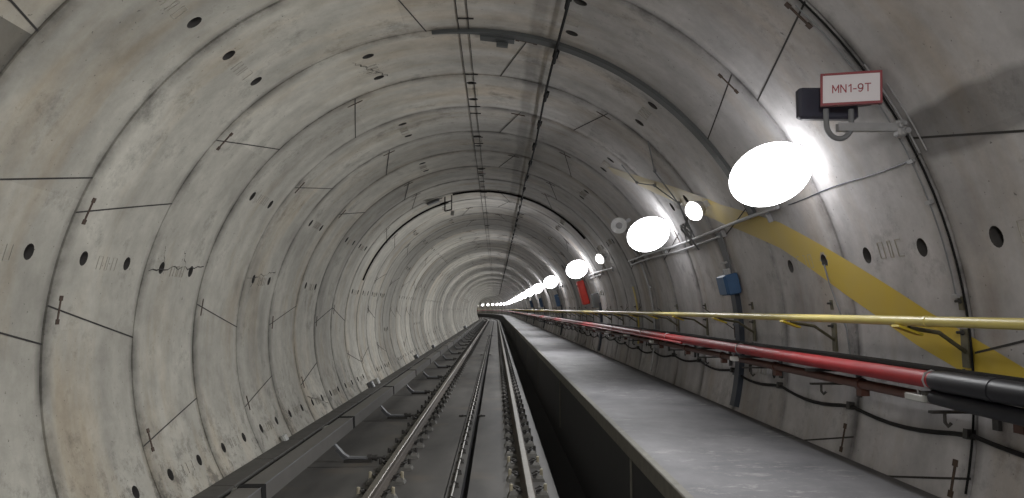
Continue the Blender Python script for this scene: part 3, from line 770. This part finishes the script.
for i in range(60):
    s = 3.05 + i * 1.35
    mb = MB(); mb.tube([P(s, 2.45, 1.435), P(s + .05, 2.45, 1.435)], .037, 10); mb.box(P(s + .02, 2.46, 1.395), (.05, .06, .06)); mb.build('pipe_clamp', M['brown'], t)
t = empty('red_thin_pipe', (0, 0, 0), label='thin dull red pipe alongside the main red pipe, from mid tunnel onward', cat='pipe')
MB().tube([P(s, RX - .062, RZ_ - .03) for s in srange(8.0, SEND)], .013, 8).build('pipe_run', M['red'], t, smooth=True)
pb0 = None
for i in range(1, 84):
    s = 2.2 + i * 1.35
    lab = 'dark steel rack arm under the pipes near the black sleeve' if i == 1 else 'dark steel rack arm carrying the pipes on the right wall'
    if pb0 is None:
        t = empty('pipe_rack_arm', P(s, 0, 0), label=lab, cat='bracket', group='rack arms under the pipes')
        mb = MB(); mb.box((2.50, 0, 1.478), (.36, .04, .018)); mb.box((2.50, 0, 1.388), (.30, .035, .012)); mb.build('rack_arm', M['iron'], t)
        mb = MB(); mb.box((2.672, 0, 1.43), (.018, .045, .26)); mb.build('wall_plate', M['iron'], t)
        mb = MB(); mb.tube([(2.42, 0, 1.385), (2.42, 0, 1.34), (2.435, 0, 1.32), (2.45, 0, 1.335)], .009, 6); mb.build('hanger_hook', M['iron'], t); pb0 = t
    else: t = copy_tree(pb0); t['label'] = lab
    t.location = P(s, 0, 0); t.rotation_euler = (0, 0, heading(s))
for (s, lab) in ((3.62, 'pale bracket end under the pipe where the black sleeve starts'), (6.45, 'small white tag under the red pipe at the dark duct'), (9.9, 'small white tag hanging on the red pipe in mid distance')):
    t = empty('pipe_tag', P(s, RX, RZ_ - .085), label=lab, cat='tag')
    d = (.07, .16, .035) if s < 4 else (.05, .10, .04)
    MB().bevbox((0.01, 0, -.01), d, .005).build('tag_plate', M['pale'] if s < 4 else M['white'], t)
    MB().tube([(0, 0, 0), (.0, 0, .03)], .004, 6).build('tag_tie', M['galv'], t)
# bright glints between pipes far away, painted as white strips
for i in range(14):
    s = 11.6 + i * 1.9
    tag(MB().box(P(s, RX - .02, RZ_ - .075), (.06, .26, .02)).build('glint_strip', M['white']), 'white strip painted as a glint on the pipes in the middle distance', 'label', 'glint strips on the pipes')
# sagging low cable
t = empty('sagging_cable', (0, 0, 0), label='thin black cable sagging between clips low on right wall', cat='cable')
pts = []; s = -3.0
while s < 110:
    u = (s / 1.25) % 1; pts.append(PT(s, -6.6 - 1.0 * math.sin(PI * u) + .5 * math.sin(s * .9), R - .022)); s += .156
MB().tube(pts, .0125, 6).build('cable_core', M['cable'], t, smooth=True)
for i in range(40):
    s = 1.25 * (i + 2); MB().box(PT(s, -6.6 + .5 * math.sin(s * .9), R - .02), (.05, .035, .045), 0, wall_frame(-6)).build('cable_clip', M['iron'], t)

# ------------------------------------------------------------------ yellow windscreen reflection painted on the wall as a stripe
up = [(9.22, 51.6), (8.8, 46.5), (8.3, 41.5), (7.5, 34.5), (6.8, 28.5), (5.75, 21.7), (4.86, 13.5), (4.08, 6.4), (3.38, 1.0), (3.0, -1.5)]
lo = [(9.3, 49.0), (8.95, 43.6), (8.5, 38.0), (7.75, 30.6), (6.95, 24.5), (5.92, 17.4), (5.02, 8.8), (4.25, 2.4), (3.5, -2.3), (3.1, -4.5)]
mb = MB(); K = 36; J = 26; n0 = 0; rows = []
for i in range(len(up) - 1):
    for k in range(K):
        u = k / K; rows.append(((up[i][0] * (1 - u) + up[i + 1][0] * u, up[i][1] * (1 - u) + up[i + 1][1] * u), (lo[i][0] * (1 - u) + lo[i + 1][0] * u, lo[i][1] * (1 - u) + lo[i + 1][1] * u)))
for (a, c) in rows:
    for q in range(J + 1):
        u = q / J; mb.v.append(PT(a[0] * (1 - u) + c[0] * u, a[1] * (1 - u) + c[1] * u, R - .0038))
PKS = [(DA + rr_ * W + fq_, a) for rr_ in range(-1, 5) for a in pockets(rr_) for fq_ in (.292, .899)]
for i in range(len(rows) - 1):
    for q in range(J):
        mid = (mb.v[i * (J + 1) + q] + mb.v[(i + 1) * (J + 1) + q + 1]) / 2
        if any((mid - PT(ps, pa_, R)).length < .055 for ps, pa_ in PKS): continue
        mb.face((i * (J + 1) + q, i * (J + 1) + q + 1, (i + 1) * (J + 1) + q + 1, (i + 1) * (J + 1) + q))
tag(mb.build('reflection_stripe', M['stripe']), 'broad diagonal yellow reflection painted on the right wall, fading upwards', 'painted stripe')
mb = MB()
for k in range(9):
    a = 15 - k * 2.6
    for dy in (0, .16): mb.v.append(PT(12.5 + dy, a, R - .006))
for k in range(8): mb.face((2 * k, 2 * k + 1, 2 * k + 3, 2 * k + 2))
tag(mb.build('paint_mark', M['yellow2']), 'faint upright yellow paint mark on the right wall above handrail', 'paint mark')

# ------------------------------------------------------------------ sign MN1-9T, its hoop, arm and the dark box
t = empty('wall_sign', (2.08, 3.66, 3.00), label='white sign with dark red frame reading MN1-9T', cat='sign')
sg = Matrix.Rotation(math.radians(2), 3, 'Y') @ Matrix.Rotation(math.radians(-20), 3, 'Z')
def sb(mb, c, d, bv=None):
    c = sg @ Vector(c)
    return mb.bevbox(c, d, bv, 0, sg @ Rx(PI / 2)) if bv else mb.box(c, d, 0, sg)
mb = MB()
for (c, d) in (((0, 0, .078), (.288, .03, .012)), ((0, 0, -.078), (.288, .03, .012)), ((-.1385, 0, 0), (.011, .03, .146)), ((.1385, 0, 0), (.011, .03, .146))): sb(mb, c, d)
sb(mb, (0, .012, 0), (.28, .008, .15)); mb.build('sign_frame', M['signred'], t)
mb = MB(); sb(mb, (0, -.001, 0), (.270, .022, .146)); mb.build('sign_panel', M['signwhite'], t)
LET = {'M': [[(0, 0), (0, 1), (.36, .25), (.72, 1), (.72, 0)]], 'N': [[(0, 0), (0, 1), (.62, 0), (.62, 1)]], '1': [[(.08, .78), (.34, 1), (.34, 0)]],
       '-': [[(0, .38), (.34, .38)]], 'T': [[(0, 1), (.66, 1)], [(.33, 1), (.33, 0)]],
       '9': [[(.30 + .28 * math.cos(x), .68 + .32 * math.sin(x)) for x in [2 * PI * k / 16 for k in range(17)]], [(.58, .68), (.55, .32), (.42, .08), (.25, 0), (.08, .08)]]}
ADV = {'M': .98, 'N': .88, '1': .62, '-': .56, '9': .84, 'T': .7}
mb = MB(); hgt = .039; wtot = sum(ADV[c] for c in 'MN1-9T') * hgt; x0 = -wtot / 2 + .003; th_ = .0026
for chh in 'MN1-9T':
    for st in LET[chh]:
        for (p, q) in zip(st[:-1], st[1:]):
            p = Vector((x0 + p[0] * hgt, 0, (p[1] - .5) * hgt)); q = Vector((x0 + q[0] * hgt, 0, (q[1] - .5) * hgt))
            dd = (q - p).normalized(); nn = Vector((-dd.z, 0, dd.x)) * th_; p = p - dd * th_ * .7; q = q + dd * th_ * .7; n0 = len(mb.v)
            for yy in (-.0135, -.011):
                for z in (p - nn, p + nn, q + nn, q - nn): mb.v.append(sg @ Vector((z.x, yy, z.z)))
            mb.face((n0, n0 + 3, n0 + 2, n0 + 1)); mb.face((n0 + 4, n0 + 5, n0 + 6, n0 + 7))
            for k in range(4): mb.face((n0 + k, n0 + (k + 1) % 4, n0 + 4 + (k + 1) % 4, n0 + 4 + k))
    x0 += ADV[chh] * hgt
mb.build('sign_lettering', M['letter'], t)
t = empty('sign_bracket', (2.265, 3.72, 2.80), label='galvanised channel arm and grey hoop holding the sign', cat='bracket')
mb = MB(); mb.box((-.07, 0, 0), (.33, .035, .012)); mb.box((-.07, .016, .018), (.33, .004, .036)); mb.box((-.07, -.016, .018), (.33, .004, .036)); mb.build('channel_arm', M['galv'], t)
MB().tube([(-.29, 0, .11), *[(-.225 - .065 * math.cos(PI * k / 12), 0, .03 - .075 * math.sin(PI * k / 12)) for k in range(13)], (-.158, 0, .11)], .014, 10).build('hoop', M['arm'], t, smooth=True)
mb = MB(); mb.bevbox((.095, 0, .01), (.05, .06, .09), .01); mb.lathe([(.016, 0), (.016, .02), (.009, .021), (.009, .05)], (.08, -.03, .02), (0, -1, 0), 6); mb.lathe([(.016, 0), (.016, .02)], (.11, -.03, -.01), (0, -1, 0), 6); mb.build('clamp', M['galv'], t)
t = empty('equipment_box', (2.045, 3.86, 2.975), label='dark blue-grey box partly behind the sign', cat='box')
MB().bevbox((0, 0, 0), (.32, .06, .17), .012).build('box_body', M['darkbox'], t)
MB().tube([(.1, .03, 0), (.25, .03, .02), (.335, .02, 0.03)], .018, 8).build('mounting_arm', M['arm'], t)

# ------------------------------------------------------------------ cables following the rings
def ring_cable(name, s, a, b_, r, mt, label, clips=(), cat='cable', lift=.012):
    t = empty(name, (0, 0, 0), label=label, cat=cat)
    MB().tube(arc(s, a, b_, R - lift), r, 8).build('cable_core', M[mt], t, smooth=True)
    for c in clips: MB().box(PT(s, c, R - lift), (.02, .05, .02), 0, wall_frame(c)).build('cable_clip', M['galv'], t)
    return t
ring_cable('ring_cable', 3.80, 46, 8.0, .004, 'arm', 'thin pale cable clipped to the ring joint below the sign', (24, 19, 8.2))
ring_cable('ring_cable', 3.735, 60, -13, .006, 'rubber', 'black cable set in the ring joint beside the sign')
t = empty('channel_strip', (0, 0, 0), label='short galvanised channel strip on ring joint right of the sign', cat='channel')
MB().tube(arc(3.70, 36, 24.5, R - .012), .005, 6).build('channel_lip', M['galv'], t); MB().tube(arc(3.64, 33, 24.5, R - .012), .004, 6).build('channel_lip', M['galv'], t)
t = empty('hanging_cable', (0, 0, 0), label='thin dark cable dangling from a bolt pocket across the stripe', cat='cable')
MB().tube([PT(5.23, 13.6, R - .01), PT(5.2, 11, R - .02), PT(5.13, 8, R - .03), PT(5.05, 4, R - .02), PT(5.0, 0, R - .03), PT(5.02, -2, R - .02)], .006, 6).build('cable_core', M['arm'], t, smooth=True)
# flat grey duct around the second ring joint, tapering at the crown
t = empty('ring_duct', (0, 0, 0), label='flat grey duct strip curving over the crown and down a ring joint', cat='duct')
mb = MB(); K = 40; s = DA + 2 * W
for k in range(K + 1):
    a = 96 - (96 - 24) * k / K; hw = .010 + .045 * min(1, k / 10); 
    for (dy, dr) in ((-hw, 0), (hw, 0), (hw, -.03), (-hw, -.03)): mb.v.append(PT(s + dy, a, R - .004 + dr))
for k in range(K):
    for q in range(4):
        q2 = (q + 1) % 4; mb.face((k * 4 + q, k * 4 + q2, k * 4 + 4 + q2, k * 4 + 4 + q))
mb.face((3, 2, 1, 0)); mb.face((K * 4, K * 4 + 1, K * 4 + 2, K * 4 + 3)); mb.build('duct_body', M['greystrip'], t)
mb = MB(); mx = wall_frame(84)
mb.box(PT(s + .10, 84, R - .03), (.30, .10, .03), 0, mx); mb.box(PT(s + .16, 83, R - .05), (.10, .05, .05), 0, mx); mb.build('pivot_bracket', M['greystrip'], t)
# crown lines with cross ticks
for th, lab in ((91.0, 'thin dark wire along the crown, left of the pair'), (89.2, 'thin dark wire along the crown, right of the pair')):
    t = empty('crown_wire', (0, 0, 0), label=lab, cat='wire')
    MB().tube(line(-3, Y0, th, R - .010), .0038, 6).build('wire', M['cable'], t)
    if th < 90:
        for s in (5.9, 7.35, 8.55, 8.85, 10.1, 10.5, 12.4, 12.9, 15.0, 15.6, 18.2, 21, 24, 27):
            MB().box(PT(s, 89.6, R - .010), (.13, .012, .010), 0, wall_frame(89.6)).build('cross_tie', M['seam'], t)
t = empty('ceiling_cable', (0, 0, 0), label='thick black cable hung along the ceiling right of the crown', cat='cable')
MB().tube([PT(s, 72.7 + .25 * math.sin(s * 1.1), R - .055) for s in srange(-3, SEND, 3, .6)], .012, 8).build('cable_core', M['rubber'], t, smooth=True)
hg = None
for i in range(90):
    s = 3.9 + i * W
    mx = wall_frame(72.7); mb = MB(); mb.box(PT(0, 72.7, R - .03), (.05, .05, .06), 0, mx); mb.tube([PT(-.16, 72.7, R - .055), PT(.16, 72.7, R - .055)], .018, 8)
    if hg is None: hg = mb.build('cable_hanger', M['rubber'], t); o = hg
    else: o = hg.copy(); C.objects.link(o); o.parent = t
    o.location = (0, s, 0)
mb = None
t = empty('ceiling_glints', (0, 0, 0)); bpy.data.objects.remove(t)
# arch cable and camera unit far along the crown
ring_cable('arch_cable', 14.7, 103, 40, .022, 'cable', 'black cable arching over the crown to the hanging bracket', lift=.03)
t = empty('hanging_bracket', (0, 0, 0), label='black frame with small pale sensor hanging left of the crown', cat='bracket')
mb = MB()
for th in (103.5, 106.5):
    a0 = PT(14.9, th, R); mb.tube([a0, a0 + Vector((0, 0, -.30))], .012, 6)
mb.tube([PT(14.9, 103.5) + Vector((0, 0, -.30)), PT(14.9, 106.5) + Vector((0, 0, -.30))], .012, 6); mb.tube([PT(14.9, 103.5) + Vector((0, 0, -.12)), PT(14.9, 106.5) + Vector((0, 0, -.12))], .012, 6); mb.build('frame', M['cable'], t)
c0 = PT(14.9, 103) + Vector((0, -.02, -.38)); MB().bevbox(c0, (.07, .10, .10), .01).build('sensor_body', M['pale'], t)
MB().bevbox(PT(14.9, 112, R - .03), (.26, .20, .05), .01, 0, wall_frame(112)).build('junction_plate', M['grey'], t)
ring_cable('arch_cable', 15.6, 160, 106, .018, 'cable', 'black cable running down the left wall from the hanging bracket', lift=.02)

# ------------------------------------------------------------------ roof light of the train the viewer stands in
ld = bpy.data.lights.new('train_roof_light', 'AREA'); ld.shape = 'DISK'; ld.size = .4; ld.energy = 36; ld.color = (1, .97, .93)
lo_ = bpy.data.objects.new('train_roof_light', ld); C.objects.link(lo_); lo_.location = (.15, -.9, 2.85); lo_.rotation_euler = (math.radians(92), 0, 0)
# ------------------------------------------------------------------ world, camera, view
w = bpy.data.worlds.new('tunnel_dark'); bpy.context.scene.world = w; w.use_nodes = True
w.node_tree.nodes['Background'].inputs[0].default_value = (.5, .5, .55, 1); w.node_tree.nodes['Background'].inputs[1].default_value = .02
cd = bpy.data.cameras.new('camera'); co = bpy.data.objects.new('camera', cd); C.objects.link(co)
co.location = CAM; co.rotation_euler = (math.radians(90 + 4.6355), 0, math.radians(-1.2346)); cd.lens = 740 * 36 / 1024; cd.sensor_width = 36; cd.clip_start = .05; cd.clip_end = 600
sc = bpy.context.scene; sc.camera = co
sc.view_settings.view_transform = 'Standard'; sc.view_settings.look = 'None'; sc.view_settings.gamma = 1; sc.view_settings.use_curve_mapping = False
sc.view_settings.exposure = 0.75
sc.cycles.use_denoising = True
sc.cycles.max_bounces = 8; sc.cycles.diffuse_bounces = 5
sc.cycles.sample_clamp_indirect = 8
